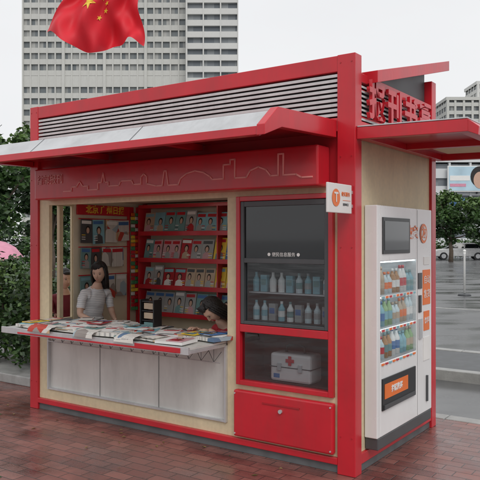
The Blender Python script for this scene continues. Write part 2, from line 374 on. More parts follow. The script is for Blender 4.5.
# side canopy
b=MB()
def sl(x): return 2.285-0.02*x
def sbox(x0,x1,ya,yb,t0,t1,m):
    vs=[]
    for t in (t0,t1):
        for (x,y) in ((x0,ya),(x1,ya),(x1,yb),(x0,yb)): vs.append((x,y,sl(x)+t))
    b.add(vs,HX,m)
sbox(.002,.72,.02,.08,-.075,.0,RED); sbox(.002,.72,D-.03,D+.03,-.075,0,RED); sbox(.66,.72,.08,D-.03,-.075,0,RED); sbox(.002,.06,.08,D-.03,-.075,0,RED)
sbox(.06,.66,.74,.80,-.07,-.005,RED); sbox(.003,.718,.022,D+.028,.003,.012,ALU)
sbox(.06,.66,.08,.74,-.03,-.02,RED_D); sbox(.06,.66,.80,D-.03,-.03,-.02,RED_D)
sbox(.14,.56,.88,1.42,-.036,-.031,CREAM)
vs=[(.72,.02,sl(.72)-.075),(.78,.02,sl(.72)-.10),(.78,D+.03,sl(.72)-.10),(.72,D+.03,sl(.72)-.075),(.72,.02,sl(.72)),(.785,.02,sl(.72)-.05),(.785,D+.03,sl(.72)-.05),(.72,D+.03,sl(.72))]
b.add(vs,HX,RED)
b.build("side_canopy",K,bevel=.003)
for i,ch in enumerate("报刊书亭"):
    text(ch,.27,RED,K,(.02,.29+i*.31,2.478),SD,.012,name="roof_letter",offset=.008)
b=MB()
b.tube([(-.02,.12,2.37),(-.02,D-.12,2.37)],.008,RED); b.tube([(-.02,.12,2.55),(-.02,D-.12,2.55)],.008,RED); b.build("letter_rails",K)

# display / locker module
b=MB()
x0,x1=-.945,-.158
for (a,c,za,zb) in [(x0,x0+.035,.50,1.865),(x1-.035,x1,.50,1.865),(x0+.035,x1-.035,1.83,1.865),(x0+.035,x1-.035,.885,.94),(x0+.035,x1-.035,.50,.535)]:
    b.box(a,c,-.012,.06,za,zb,RED)
b.build("module_frame",K,bevel=.004)
xa,xb=x0+.036,x1-.036
b=MB()
for (a,c,za,zb) in [(xa,xa+.03,.942,1.828),(xb-.03,xb,.942,1.828),(xa+.03,xb-.03,1.79,1.828),(xa+.03,xb-.03,1.385,1.42),(xa+.03,xb-.03,.942,.965)]:
    b.box(a,c,-.004,.05,za,zb,DARKG)
b.build("display_bezel",K,bevel=.003)
b=MB()
b.box(xa+.03,xb-.03,.012,.05,1.42,1.79,SCREEN)
b.build("advert_screen",K)
text("● 便民信息服务 ●",.032,WHITE_M,K,((xa+xb)/2,.009,1.446),FR,.001)
b=MB()
def cavity(b,a,c,za,zb,ya,yb,m):
    t=.006
    b.box(a-t,a,ya,yb,za,zb,m); b.box(c,c+t,ya,yb,za,zb,m); b.box(a-t,c+t,ya,yb,zb,zb+t,m); b.box(a-t,c+t,ya,yb,za-t,za,m); b.box(a-t,c+t,yb,yb+t,za-t,zb+t,m)
cavity(b,xa+.031,xb-.031,.972,1.378,.052,.20,DARK)
cavity(b,xa+.007,xb-.007,.543,.877,.062,.30,MAROON)
b.box(xa+.032,xb-.032,.06,.195,1.165,1.175,ALU)
b.build("locker_cavities",K)
b=MB(); b.quad((xa+.031,.02,.966),(xb-.031,.02,.966),(xb-.031,.02,1.384),(xa+.031,.02,1.384),TINT); b.quad((xa+.002,.022,.537),(xb-.002,.022,.537),(xb-.002,.022,.883),(xa+.002,.022,.883),TINT)
b.build("locker_glass",K)
b=MB()
def bottle(b,x,y,z,h,r,mb,ml):
    b.tube([(x,y,z),(x,y,z+h*.62),(x,y,z+h*.80),(x,y,z+h*.88)],[r,r,r*.45,r*.38],mb,seg=10)
    b.tube([(x,y,z+h*.22),(x,y,z+h*.52)],r*1.04,ml,seg=10,caps=False); b.tube([(x,y,z+h*.88),(x,y,z+h)],r*.42,ml,seg=8)
labs=[RED,TEAL,BLUE,CYAN,TANP,ORANGE,WHITE_M]
random.seed(9)
for row,z in enumerate((.972,1.177)):
    for i in range(9):
        x=xa+.075+i*.072
        if (i+row)%3==2: # boxed carton
            b.box(x-.028,x+.026,.08,.12,z,z+.12,[WHITE_M,CYAN,GREYP][i%3]); b.box(x-.022,x+.02,.078,.0795,z+.05,z+.09,[CYAN,TEAL,BLUE][i%3])
        else: bottle(b,x,.095,z,.14,.025,[CLEARB,CYAN,WHITE_M][(i//2+row)%3],[CYAN,WHITE_M,TEAL,GREYP][(i//2)%4])
b.build("display_goods",K)
b=MB()
b.box(-.955,-.148,-.03,.021,.125,.465,RED); b.build("red_locker_door",K,bevel=.014)
b=MB(); b.box(-.70,-.40,-.036,-.0305,.395,.405,RED_D); b.tube([(-.55,-.045,.36),(-.55,-.0305,.36)],.014,ALU,seg=14)
for x in (-.94,-.165):
    for z in (.15,.44): b.tube([(x,-.036,z),(x,-.0305,z)],.006,ALU,seg=8)
b.build("locker_lock",K)

# first aid case
F=kroot("first_aid_case")
b=MB(); b.box(-.70,-.37,.07,.24,.545,.745,CASE); b.build("shell",F,bevel=.018)
b=MB(); b.box(-.703,-.367,.067,.243,.645,.651,DARKG)
for x in (-.635,-.465): b.box(x,x+.03,.058,.069,.625,.675,ALU)
b.tube([(-.61,.15,.745),(-.61,.15,.785),(-.58,.15,.80),(-.49,.15,.80),(-.46,.15,.785),(-.46,.15,.745)],.010,DARK,seg=8)
b.box(-.546,-.522,.062,.0665,.665,.731,RED); b.box(-.567,-.501,.0625,.067,.686,.710,RED)
b.box(-.67,-.62,.0675,.0695,.57,.60,BLUE)
b.build("fittings",F,bevel=.002)

# projecting sign
P=kroot("projecting_sign")
b=MB(); b.box(-.03,-.015,-.35,-.02,1.72,1.905,WHITE_M); b.build("plate",P,bevel=.004)
b=MB(); b.box(-.028,-.017,-.02,.0,1.76,1.78,ALU); b.box(-.028,-.017,-.02,.0,1.85,1.87,ALU)
b.disc((-.0125,-.245,1.815),.055,'x',ORANGE,28)
b.box(-.0145,-.0135,-.15,-.04,1.80,1.803,ORANGE)
b.build("logo",P)
text("T",.085,WHITE_M,P,(-.011,-.245,1.815),SD,.001,offset=.002)
text("便民服务",.030,ORANGE,P,(-.013,-.11,1.84),SD,.001); text("SERVICE",.022,DARKG,P,(-.013,-.11,1.775),SD,.001)

# ------------------------------------------------------------------ vending machine
V=kroot("vending_machine")
b=MB()
X0=-.018; X1=.075; YA,YB=.18,1.23
def vb(ya,yb,za,zb,m=WHITE,x0=X0,x1=X1): b.box(x0,x1,ya,yb,za,zb,m)
vb(YA,.235,.22,1.785); vb(.90,YB,.22,1.785); vb(.235,.90,1.405,1.785); vb(.235,.90,.22,.72); 
vb(YA+.01,YB-.01,.14,.22,DARKG)
b.build("cabinet",V,bevel=.006)
b=MB()
b.box(-.015,-.008,.2345,.9005,.7195,1.4055,LINER)
for z in (.722,.945,1.165): b.box(-.007,.07,.236,.899,z,z+.012,ALU)
b.build("inner_cabinet",V)
b=MB()
for z in (.93,1.15,1.392): b.box(.056,.062,.24,.895,z+.003,z+.010,LED)
b.build("led_strips",V)
b=MB()
random.seed(3)
BT=[CLEARB,BROWNB,WHITE_M,CYAN,GREENB,CLEARB,TANP]
for row,z in enumerate((.735,.957,1.177)):
    for i in range(10):
        k=(i//2+row*2)%7; bottle(b,.030+random.uniform(-.003,.003),.268+i*.067+random.uniform(-.004,.004),z,.150+.02*((i//2+row)%3),.027,BT[(i//2+row*3)%7],labs[k])
b.build("drink_bottles",V,smooth=True)
b=MB(); b.quad((.074,.236,.721),(.074,.899,.721),(.074,.899,1.404),(.074,.236,1.404),GLASS); b.build("window_glass",V)
b=MB()
def vf(ya,yb,za,zb,m,t=.004): b.box(X1+.0005,X1+t,ya,yb,za,zb,m)
vf(.26,.75,1.455,1.705,DARK,.008); vf(.285,.725,1.48,1.68,SCREEN,.010)
vf(.25,.86,.395,.61,DARK,.010); vf(.28,.70,.47,.57,ORANGE,.013); vf(.27,.84,.40,.43,DARKG,.018)
for z in (.925,1.15): vf(.24,.895,z,z+.02,WHITE_M,.004)
for r in range(3):
    for i in range(10): vf(.25+i*.064,.288+i*.064,[.700,.928,1.153][r],[.712,.942,1.167][r],[ORANGE,RED,CYAN][(i+r)%3],.008)
vf(.93,1.0,1.18,1.30,DARKG,.008); vf(1.03,1.19,1.05,1.32,ORANGE,.004); vf(.94,.99,1.0,1.13,DARK,.008)
vf(1.05,1.17,1.36,1.42,WHITE_M,.006); vf(1.05,1.17,.85,1.0,ORANGE,.004); vf(.94,1.0,.80,.95,ALU,.012)
vf(1.04,1.18,.62,.80,WHITE_M,.005); vf(1.10,1.12,.30,.50,DARKG,.014)
vf(.915,.918,.23,1.775,DARKG,.0012)
b.disc((X1+.006,1.04,1.60),.075,'x',ORANGE,28); b.disc((X1+.008,1.04,1.60),.055,'x',WHITE_M,28)
b.build("front_fittings",V,bevel=.002)
text("友",.085,ORANGE,V,(X1+.01,1.04,1.60),SD,.001,offset=.003)
text("友宝",.10,ORANGE,V,(X1+.004,.82,1.60),SD,.001,offset=.004)
text("扫码购买",.05,WHITE_M,V,(X1+.0145,.49,.52),SD,.001,offset=.002)
text("自动",.07,WHITE_M,V,(X1+.006,1.11,1.24),SD,.001); text("售货",.07,WHITE_M,V,(X1+.006,1.11,1.13),SD,.001)
text("饮料",.055,WHITE_M,V,(X1+.006,1.11,.925),SD,.001)

# ------------------------------------------------------------------ interior contents
def magazine(b,w,h,M,rnd,style=None):
    """flat cover in the local x-z plane, facing -y, with title, portrait and text lines"""
    bg,tm,cl,hx=style
    b.box(-w/2,w/2,0,.006,0,h,bg,M)
    b.poly([(-w/2+.008,-.0012,h-.045),(w/2-.018,-.0012,h-.045),(w/2-.018,-.0012,h-.014),(-w/2+.008,-.0012,h-.014)],tm,M)
    # shoulders + neck + head + hair
    cx=hx*w
    b.poly([(cx-w*.34,-.0009,.004),(cx+w*.34,-.0009,.004),(cx+w*.30,-.0009,h*.30),(cx+w*.1,-.0009,h*.40),(cx-w*.1,-.0009,h*.40),(cx-w*.30,-.0009,h*.30)],cl,M)
    def ell(x,z,rx,rz,y,m): b.poly([(x+rx*math.cos(k*math.pi/6),y,z+rz*math.sin(k*math.pi/6)) for k in range(12)],m,M)
    ell(cx,h*.56,w*.20,h*.17,-.0016,HAIR); ell(cx,h*.53,w*.135,h*.13,-.0020,SKIN)
    for q in range(3):
        zz=h*(.14+.09*q); s=-1 if hx>0 else 1
        b.poly([(s*w*.12+.0,-.0024,zz),(s*w*.44,-.0024,zz),(s*w*.44,-.0024,zz+.007),(s*w*.12,-.0024,zz+.007)][::(1 if s>0 else -1)],rnd.choice([WHITE_M,WHITE_M,YELLOW,RED,DARKG]),M)
def rstyle(r): return (r.choice(COVERS),r.choice([RED,WHITE_M,BLUE,DARKG,WHITE_M,CYAN]),r.choice([GREYP,WHITE_M,DARKG,TANP,TEAL,RED_D,PINKP]),r.uniform(-.12,.12))
MR=kroot("magazine_rack")
b=MB(); bs=MB(); random.seed(11); rr=random.Random(4)
for r,z in enumerate((.78,1.06,1.34,1.62)):
    bs.box(-3.14,-1.05,1.30,1.475,z-.02,z,CREAM_IN); bs.box(-3.14,-1.05,1.285,1.299,z-.024,z+.022,RED)
    x=-3.10
    while x<-1.25:
        w=random.uniform(.12,.15); h=random.uniform(.20,.245); t=R(-12); st=rstyle(rr)
        for rep in range(random.choice((1,1,2,3))):
            if x>-1.25: break
            M=Matrix.Translation((x+w/2,1.315+random.uniform(0,.01),z+.004))@Euler((t,random.uniform(-.03,.03),random.uniform(-.05,.05))).to_matrix().to_4x4()
            magazine(b,w,h,M,rr,st); x+=w+.004
for x in (-3.15,-2.1,-1.06): bs.box(x,x+.015,1.29,1.478,.12,1.9,RED)
bs.box(-3.14,-1.05,1.30,1.475,.2,.22,CREAM_IN); bs.box(-3.14,-1.05,1.285,1.478,1.885,1.92,RED)
bs.build("shelves",MR,bevel=.002); b.build("magazines",MR)

HN=kroot("hanging_newspaper_display")
b=MB(); xw=-3.225
b.box(xw,xw+.02,.50,1.28,1.80,1.90,RED)
random.seed(5)
for r,z in enumerate((1.50,1.22,.94)):
    b.tube([(xw+.03,.50,z+.26),(xw+.03,1.2,z+.26)],.006,RED,seg=6)
    y=.52
    while y<1.12:
        w=random.uniform(.12,.17); h=random.uniform(.19,.25)
        M=Matrix.Translation((xw+.04,y+w/2,z+.255-h))@Euler((0,0,R(90))).to_matrix().to_4x4()@Euler((0,random.uniform(-.04,.04),0)).to_matrix().to_4x4()
        if random.random()<.4: b.box(-w/2,w/2,0,.004,0,h,NEWS,M); b.box(-w/2+.01,w/2-.01,-.002,-.001,h-.05,h-.015,random.choice([RED,WHITE_M,BLUE]),M)
        else: magazine(b,w,h,M,rr,rstyle(rr))
        y+=w+.012
for i in range(26):
    z=.82+i*.04
    for k in range(2): b.cbox((xw+.05,1.24+k*.055,z),(.012,.048,.032),random.choice([RED,YELLOW,GREEN,RED,WHITE_M,ORANGE]),(0,0,random.uniform(-.2,.2)))
b.box(xw,xw+.03,1.20,1.215,.12,1.9,RED); b.box(xw,xw+.03,1.335,1.35,.12,1.9,RED)
b.build("papers",HN)
text("北京 广州日报",.085,YELLOW,HN,(xw+.022,.87,1.85),SD,.001,offset=.002)

NP=kroot("newspaper_stacks"); b=MB(); random.seed(21)
def paper(b,x,y,z,w,d,h,ang,m):
    M=Matrix.Translation((x,y,z))@Euler((random.uniform(-.02,.02),random.uniform(-.015,.015),ang)).to_matrix().to_4x4()
    b.box(-w/2,w/2,-d/2,d/2,0,h,m,M); return M
for row,yy in enumerate((-.28,-.03,.2)):
    x=-3.0 if row<2 else -2.9
    while x<-1.15-.12*(row==0):
        w=random.uniform(.20,.29); d=random.uniform(.17,.22); h=random.uniform(.006,.030)
        z0=.812 if row<2 else .80
        M=paper(b,x+w/2,yy+random.uniform(-.02,.02),z0,w,d,h,random.uniform(-.25,.25),random.choice([NEWS,NEWS,WHITE_M]))
        for k in range(random.randint(1,3)):
            ww=random.uniform(.10,.17); M2=M@Matrix.Translation((random.uniform(-.05,.05),random.uniform(-.03,.03),h+.002+k*.005))@Matrix.Rotation(random.uniform(-.5,.5),4,'Z')
            if random.random()<.5: b.box(-ww/2,ww/2,-.08,.08,0,.004,random.choice([NEWS,WHITE_M]),M2); b.box(-ww/2+.01,ww/2-.01,.04,.07,.0045,.0055,random.choice([RED,DARKG,BLUE,CYAN]),M2)
            else: magazine(b,ww,.19,M2@Matrix.Translation((0,-.09,0))@Matrix.Rotation(R(-90),4,'X')@Matrix.Scale(-1,4,(0,0,1))@Matrix.Translation((0,-.0,-.0)) if False else M2@Matrix.Translation((0,-.09,.006))@Matrix(((1,0,0,0),(0,0,1,0),(0,-1,0,0),(0,0,0,1))),rr,rstyle(rr))
        x+=w*random.uniform(.8,1.02)
b.build("papers",NP)
b=MB()
for x,w in ((-2.75,.28),(-2.2,.22),(-1.75,.2)):
    n=8; vs=[]; 
    for i in range(n+1):
        t=i/n; y=-.33-.11*min(1,t*1.6); z=.845 if t<.5 else .845-.11*(t-.5)
        vs+=[(x,y+.01*math.sin(t*5),z+.008*math.sin(t*7)),(x+w,y-.01,z+.006*math.cos(t*6))]
    b.add(vs,[(2*i,2*i+1,2*i+3,2*i+2) for i in range(n)],NEWS)
b.build("hanging_sheets",NP)

CR=kroot("counter_display_stand"); b=MB()
b.box(-2.06,-1.90,.16,.26,.797,.81,DARK); b.box(-2.06,-2.05,.16,.26,.81,1.05,DARK); b.box(-1.91,-1.90,.16,.26,.81,1.05,DARK)
for z in (.87,.95,1.03): b.box(-2.05,-1.91,.17,.25,z,z+.008,DARK); b.box(-2.03,-1.93,.18,.24,z-.06,z-.01,random.choice(COVERS))
b.build("rack",CR,bevel=.002)

# ------------------------------------------------------------------ people
def person(name, loc, rz, shirt, s=.42, lean=0.0, sleeve=0.5, hair_long=True, headrot=(0,0,0), hands=((.10,-.34,.24),(-.10,-.34,.24)), sc=1.0):
    E=root(name, loc, rz); E.scale=(sc,sc,sc)
    cz=s+.45-lean*.22; cy=-.02-lean*.6
    J={}
    J['pel']=((0,0,s+.10),(.145,.11)); J['sp']=((0,-.01-lean*.25,s+.27-lean*.04),(.108,.083)); J['ch']=((0,cy,cz),(.118,.086))
    J['nb']=((0,cy-.012-lean*.12,cz+.115-lean*.05),(.056,.050)); J['nt']=((0,cy-.02-lean*.25,cz+.185-lean*.07),(.043,.043))
    for sd,h in ((1,hands[0]),(-1,hands[1])):
        k='L' if sd>0 else 'R'; w=Vector((h[0],h[1],s+h[2]))
        sh=Vector((.150*sd,cy,cz+.050)); el=(sh+w)/2+Vector((.05*sd,.06,-.09))
        J['sh'+k]=(tuple(sh),(.046,.046)); J['el'+k]=(tuple(el),(.035,.035)); J['wr'+k]=(tuple(w),(.024,.021))
        dv=(w-el).normalized(); J['pa'+k]=(tuple(w+dv*.065),(.032,.016))
        J['hi'+k]=((.095*sd,-.03,s+.08),(.090,.085)); J['kn'+k]=((.11*sd,-.42,s+.06),(.062,.060)); J['an'+k]=((.11*sd,-.36,.09),(.036,.038)); J['to'+k]=((.12*sd,-.49,.04),(.040,.026))
    B=[('pel','sp'),('sp','ch'),('ch','nb'),('nb','nt')]
    for k in 'LR': B+=[('ch','sh'+k),('sh'+k,'el'+k),('el'+k,'wr'+k),('wr'+k,'pa'+k),('pel','hi'+k),('hi'+k,'kn'+k),('kn'+k,'an'+k),('an'+k,'to'+k)]
    names=list(J); me=bpy.data.meshes.new(name+"_sk"); me.from_pydata([J[n][0] for n in names],[(names.index(a),names.index(c)) for a,c in B],[])
    o=bpy.data.objects.new("tmp",me); scene.collection.objects.link(o)
    o.modifiers.new("skin",'SKIN'); 
    sv=me.skin_vertices[0].data
    for i,n in enumerate(names): sv[i].radius=J[n][1]; sv[i].use_root=(n=='pel')
    sb=o.modifiers.new("sub",'SUBSURF'); sb.levels=3; sb.render_levels=3
    dg=bpy.context.evaluated_depsgraph_get(); dg.update(); nm=bpy.data.meshes.new_from_object(o.evaluated_get(dg))
    bpy.data.objects.remove(o)
    for m in (shirt,SKIN,TROUS,DARK): nm.materials.append(m)
    def seg(p,a,c):
        a=Vector(a);c=Vector(c);ab=c-a; t=max(0,min(1,(p-a).dot(ab)/ab.length_squared)); return (p-(a+ab*t)).length,t
    for f in nm.polygons:
        p=f.center; best=min(((*seg(p,J[a][0],J[c][0]),a,c) for a,c in B),key=lambda q:q[0]); a,c,t=best[2],best[3],best[1]
        mi=0
        if c=='nt' or (c=='nb' and t>.9): mi=1
        elif c[:2]=='el' and t>sleeve*1.6: mi=1
        elif c[:2] in('wr','pa'): mi=0 if sleeve>=1 and c[:2]=='wr' else 1
        elif c[:2] in('kn','an') or (c[:2]=='hi'): mi=2
        elif c[:2]=='to': mi=3
        f.material_index=mi; f.use_smooth=True
    cloth=set(); 
    for f in nm.polygons:
        if f.material_index in (0,2): cloth.update(f.vertices)
    nrm=[v.normal.copy() for v in nm.vertices]
    for i in cloth:
        v=nm.vertices[i]; q=Vector((v.co.x*9,v.co.y*9,v.co.z*16)); v.co+=nrm[i]*(.006+.014*noise.noise(q)+.005*noise.noise(q*2.3))
    bo=bpy.data.objects.new("body",nm); scene.collection.objects.link(bo); bo.parent=E
    fb=MB()
    for k,sd in (('L',1),('R',-1)):
        el=Vector(J['el'+k][0]); w=Vector(J['wr'+k][0]); pa=Vector(J['pa'+k][0]); dv=(pa-w).normalized(); lat=dv.cross(Vector((0,0,1))).normalized(); dn=lat.cross(dv).normalized()
        if dn.z>0: dn=-dn
        for i,(ln) in enumerate((.062,.072,.067,.052)):
            st=pa+lat*(i-1.5)*.017*(-sd)+dv*.005
            fb.tube([st,st+dv*ln*.4+dn*.006,st+dv*ln*.75+dn*.022,st+dv*ln*.9+dn*.036],[.0085,.008,.0072,.005],SKIN,seg=8)
        st=w+dv*.03+lat*.022*sd
        fb.tube([st,st+lat*.022*sd+dv*.02,st+lat*.028*sd+dv*.048+dn*.006],[.011,.0095,.006],SKIN,seg=8)
    fb.build("fingers",E,smooth=True)
    hc=Vector(J['nt'][0])+Vector((0,-.015-lean*.06,.088)); hb=MB()
    def hf(d):
        z=d.z; k=max(0,-z/.112); f=1-.36*k**1.5
        y=d.y
        if y<0:
            y*=1-.10*k
            y+= .007*math.exp(-((z-.006)/.016)**2)*math.exp(-((abs(d.x)-.032)/.016)**2)
            y-= .004*math.exp(-((z-.030)/.014)**2)
            y-= .005*math.exp(-((z+.035)/.03)**2)*math.exp(-((abs(d.x)-.035)/.02)**2)
            y-= .006*math.exp(-((z+.100)/.02)**2)
        return Vector((d.x*f,y,z))
    hb.ball((0,0,0),(.070,.090,.108),SKIN,48,40,hf)
    hb.tube([(0,-.080,.020),(0,-.090,-.004),(0,-.096,-.024),(0,-.086,-.032)],[.006,.0072,.0098,.008],SKIN,seg=10)
    for sx in(-1,1):
        hb.ball((.009*sx,-.087,-.027),(.007,.007,.006),SKIN,8,6)
        hb.ball((.030*sx,-.0750,.005),(.0110,.008,.0036),EYEW,12,8); hb.ball((.030*sx,-.0805,.005),(.0045,.004,.0036),EYEB,8,6)
        hb.ball((.030*sx,-.0780,.0090),(.0130,.006,.0020),HAIR,10,5)
        hb.ball((.031*sx,-.083,.025),(.015,.003,.0018),HAIR,8,5); hb.ball((.070*sx,.004,-.006),(.008,.016,.027),SKIN,8,6)
    hb.ball((0,-.083,-.053),(.018,.006,.0030),LIP,10,6); hb.ball((0,-.082,-.059),(.014,.006,.0035),LIP,10,6)
    def hairf(d):
        if d.y<-.040 and d.z<.060: return Vector((d.x*.92,-.036,max(d.z,-.02) if abs(d.x)<.06 else d.z))
        k=1+.03*math.sin(math.atan2(d.y,d.x)*14+d.z*30); return Vector((d.x*k,d.y*k,d.z))
    hb.ball((0,.012,.010),(.080,.097,.112),HAIR,48,30,hairf)
    if hair_long:
        hb.ball((0,.055,-.09),(.078,.042,.14),HAIR,24,14,lambda d:Vector((d.x*(1+.06*math.sin(d.x*160)),d.y*(1+.12*math.sin(d.x*190)),d.z)))
        for sx in(-1,1):
            for q in range(4): hb.tube([(.060*sx,-.035+q*.018,.07),(.077*sx,-.03+q*.018,-.0),(.077*sx,-.02+q*.02,-.09),((.068+.005*q)*sx,-.01+q*.02,-.17-.01*q)],[.012,.012,.012,.005],HAIR,seg=8)
        for q in range(6): hb.tube([(0.02,-.02,.117),(-.055+q*.017,-.062,.090),(-.066+q*.014,-.078+abs(q-3)*.004,.052)],[.008,.015,.005],HAIR,seg=8)
    else:
        hb.ball((0,.05,-.05),(.072,.05,.07),HAIR,12,10); hb.ball((0,-.058,.075),(.058,.03,.022),HAIR,12,8)
    hb.build("head",E,smooth=True,loc=tuple(hc),rot=headrot)
    st=MB(); st.tube([(0,.02,s-.05),(0,.02,s-.01)],.16,DARKG,seg=20)
    for a in range(4):
        w=a*math.pi/2+.78; st.tube([(.11*math.cos(w),.02+.11*math.sin(w),s-.05),(.15*math.cos(w),.02+.15*math.sin(w),0)],.011,ALU,seg=8)
    st.build("stool",E); return E
person("seated_woman",kw(-3.02,.50,.12),R(KA+80),SH_STR,s=.56,lean=.12,sleeve=.45,headrot=(R(16),R(4),R(-52)),hands=((.10,-.30,.20),(-.20,-.30,.22)),sc=.90)
person("seated_customer",kw(-3.64,.70,0),R(KA+55),SH_DRK,s=.56,lean=.10,sleeve=.45,hair_long=False,headrot=(R(8),0,R(20)),sc=.92)
person("seated_vendor",kw(-1.25,.70,.12),R(KA-12),SH_RED,s=.38,lean=.50,sleeve=1,headrot=(R(55),0,R(-8)),hands=((.06,-.54,.38),(-.16,-.54,.38)),sc=.92)

# ------------------------------------------------------------------ ground
g=MB(); S=1500
g.quad((-S,-S,-.124),(S,-S,-.124),(S,S,-.124),(-S,S,-.124),ASPH); g.build("ground")
PV=kroot("brick_pavement")
g=MB(); g.box(-40,30,-16,1.78,-.3,0,BRICK); g.build("surface",PV)
g=MB(); x=-40
while x<30: g.box(x,x+.99,1.783,1.93,-.3,.006,KERB); x+=1.0
g.build("kerb",PV,bevel=.008)
RI=kroot("traffic_island"); g=MB()
g.box(-3,40,4.15,5.5,-.3,-.01,BASEG); x=-3
while x<40: g.box(x,x+.99,4.0,4.147,-.3,.0,KERB); g.box(x,x+.99,5.503,5.65,-.3,.0,KERB); x+=1.0
g.build("paving",RI,bevel=.008)
RM=kroot("road_marking"); g=MB()
PAINT=mat("road_paint",(0.4,0.4,0.38),.4,var=.25,scale=3,dirt=.9)
g.box(-10,60,12.5,12.62,-.123,-.119,PAINT)
g.build("lines",RM)
FLV=kroot("fallen_leaves"); g=MB(); rl=random.Random(31)
for i in range(70):
    x=rl.uniform(-6,1.4); y=rl.uniform(-2.2,-.06) if rl.random()<.6 else rl.uniform(-.35,-.03); a=rl.uniform(0,6.28); s=rl.uniform(.012,.028); c,q=math.cos(a),math.sin(a)
    g.quad((x-c*s,y-q*s,.004),(x+q*s*.4,y-c*s*.4,.004+rl.uniform(0,.008)),(x+c*s,y+q*s,.004),(x-q*s*.4,y+c*s*.4,.004+rl.uniform(0,.01)),DEADLEAF if rl.random()<.7 else LEAF[1])
g.build("leaves",FLV)

# ------------------------------------------------------------------ vegetation
def leafcloud(b, centers, nleaf, size, spread, seed):
    rnd=random.Random(seed)
    for (c,cr,mi) in centers:
        for i in range(nleaf):
            d=Vector((rnd.gauss(0,1),rnd.gauss(0,1),rnd.gauss(0,1))); d.normalize(); d*=cr*(rnd.random()**.45); d.z*=.75
            p=Vector(c)+d; s=size*rnd.uniform(.6,1.3)
            a=Vector((rnd.gauss(0,1),rnd.gauss(0,1),rnd.gauss(0,.5))).normalized(); bb=a.cross(Vector((rnd.gauss(0,1),rnd.gauss(0,1),rnd.gauss(0,1)))).normalized()
            m=mi if rnd.random()<.7 else rnd.randrange(4)
            b.add([p-a*s*.5,p+bb*s*.28,p+a*s*.5,p-bb*s*.28],[(0,1,2,3)],LEAF[m])
def tree(name, loc, h, r, th, seed, nc=60, nl=90, size=.22):
    rnd=random.Random(seed); E=root(name,loc); b=MB()
    b.tube([(0,0,-.2),(.05,0,th*.5),(-.03,.05,th),(0,0,h*.75)],[h*.035,h*.028,h*.022,h*.006],BARK,seg=10)
    C=[]; cz=(th+h)/2; rz=(h-th)/2
    for i in range(nc):
        while True:
            d=Vector((rnd.uniform(-1,1),rnd.uniform(-1,1),rnd.uniform(-1,1)))
            if .25<d.length<1: break
        lump=.82+.25*math.sin(3*math.atan2(d.y,d.x)+seed)
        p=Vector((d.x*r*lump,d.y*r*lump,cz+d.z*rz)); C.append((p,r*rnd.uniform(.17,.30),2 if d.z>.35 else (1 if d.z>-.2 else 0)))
        if i%5==0: b.tube([(0,0,th*rnd.uniform(.8,1.2)),tuple(p*.5+Vector((0,0,th*.5))),tuple(p)],[h*.014,h*.009,h*.003],BARK,seg=6)
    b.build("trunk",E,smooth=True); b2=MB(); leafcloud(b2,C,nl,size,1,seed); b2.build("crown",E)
tree("broadleaf_tree",(-9.6,25,-.12),5.9,2.6,1.6,1,70,110,.26)
tree("broadleaf_tree",(-8.6,31,-.12),6.9,2.2,1.8,2,60,100,.28)
tree("broadleaf_tree",(-13,30,-.12),7.4,3.2,1.8,9,70,100,.3)
tree("broadleaf_tree",(16.3,53,-.12),5.6,2.3,1.6,3,60,100,.30)
tree("broadleaf_tree",(20.2,56,-.12),5.4,2.1,1.5,4,55,100,.30)
tree("broadleaf_tree",(23.5,60,-.12),6.2,2.6,1.5,5,55,100,.32)
# street trees on the other side (behind the viewpoint), seen in the glass
tree("broadleaf_tree",(-9,-16,-.12),7.5,3.0,2.2,15,50,70,.4)
tree("broadleaf_tree",(-16,-13,-.12),6.5,2.8,2.0,16,50,70,.4)
tree("broadleaf_tree",(-3,-20,-.12),8.0,3.2,2.2,17,50,70,.4)
def hedge(name,x0,x1,y0,y1,z0,z1,n,size,seed,local=True):
    E=kroot(name) if local else root(name); rnd=random.Random(seed); b=MB(); C=[]
    for i in range(n):
        x=rnd.uniform(x0,x1); y=rnd.uniform(y0,y1); z=rnd.uniform(z0,z1)+.08*math.sin(x*3)+.05*math.sin(y*7+x*5)
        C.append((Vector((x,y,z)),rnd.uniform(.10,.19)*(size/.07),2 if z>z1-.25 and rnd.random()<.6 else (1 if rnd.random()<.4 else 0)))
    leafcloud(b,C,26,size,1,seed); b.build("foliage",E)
    b=MB(); i=x0
    while i<x1: b.tube([(i,(y0+y1)/2,-.1),(i+rnd.uniform(-.1,.1),(y0+y1)/2+rnd.uniform(-.1,.1),z1-.1)],[.02,.008],BARK,seg=6); i+=.25
    b.build("stems",E); return E
hedge("clipped_hedge",-7.2,-4.15,.75,1.55,.22,1.22,620,.075,8)
PL=kroot("hedge_planter"); g=MB(); g.box(-7.5,-4.0,.55,1.75,0,.10,KERB); g.build("kerb_box",PL,bevel=.01)
hedge("distant_shrubs",14,46,63,66,.0,1.4,420,.30,12,local=False)
hedge("distant_shrubs",-30,-6,38,41,.0,2.2,420,.30,14,local=False)

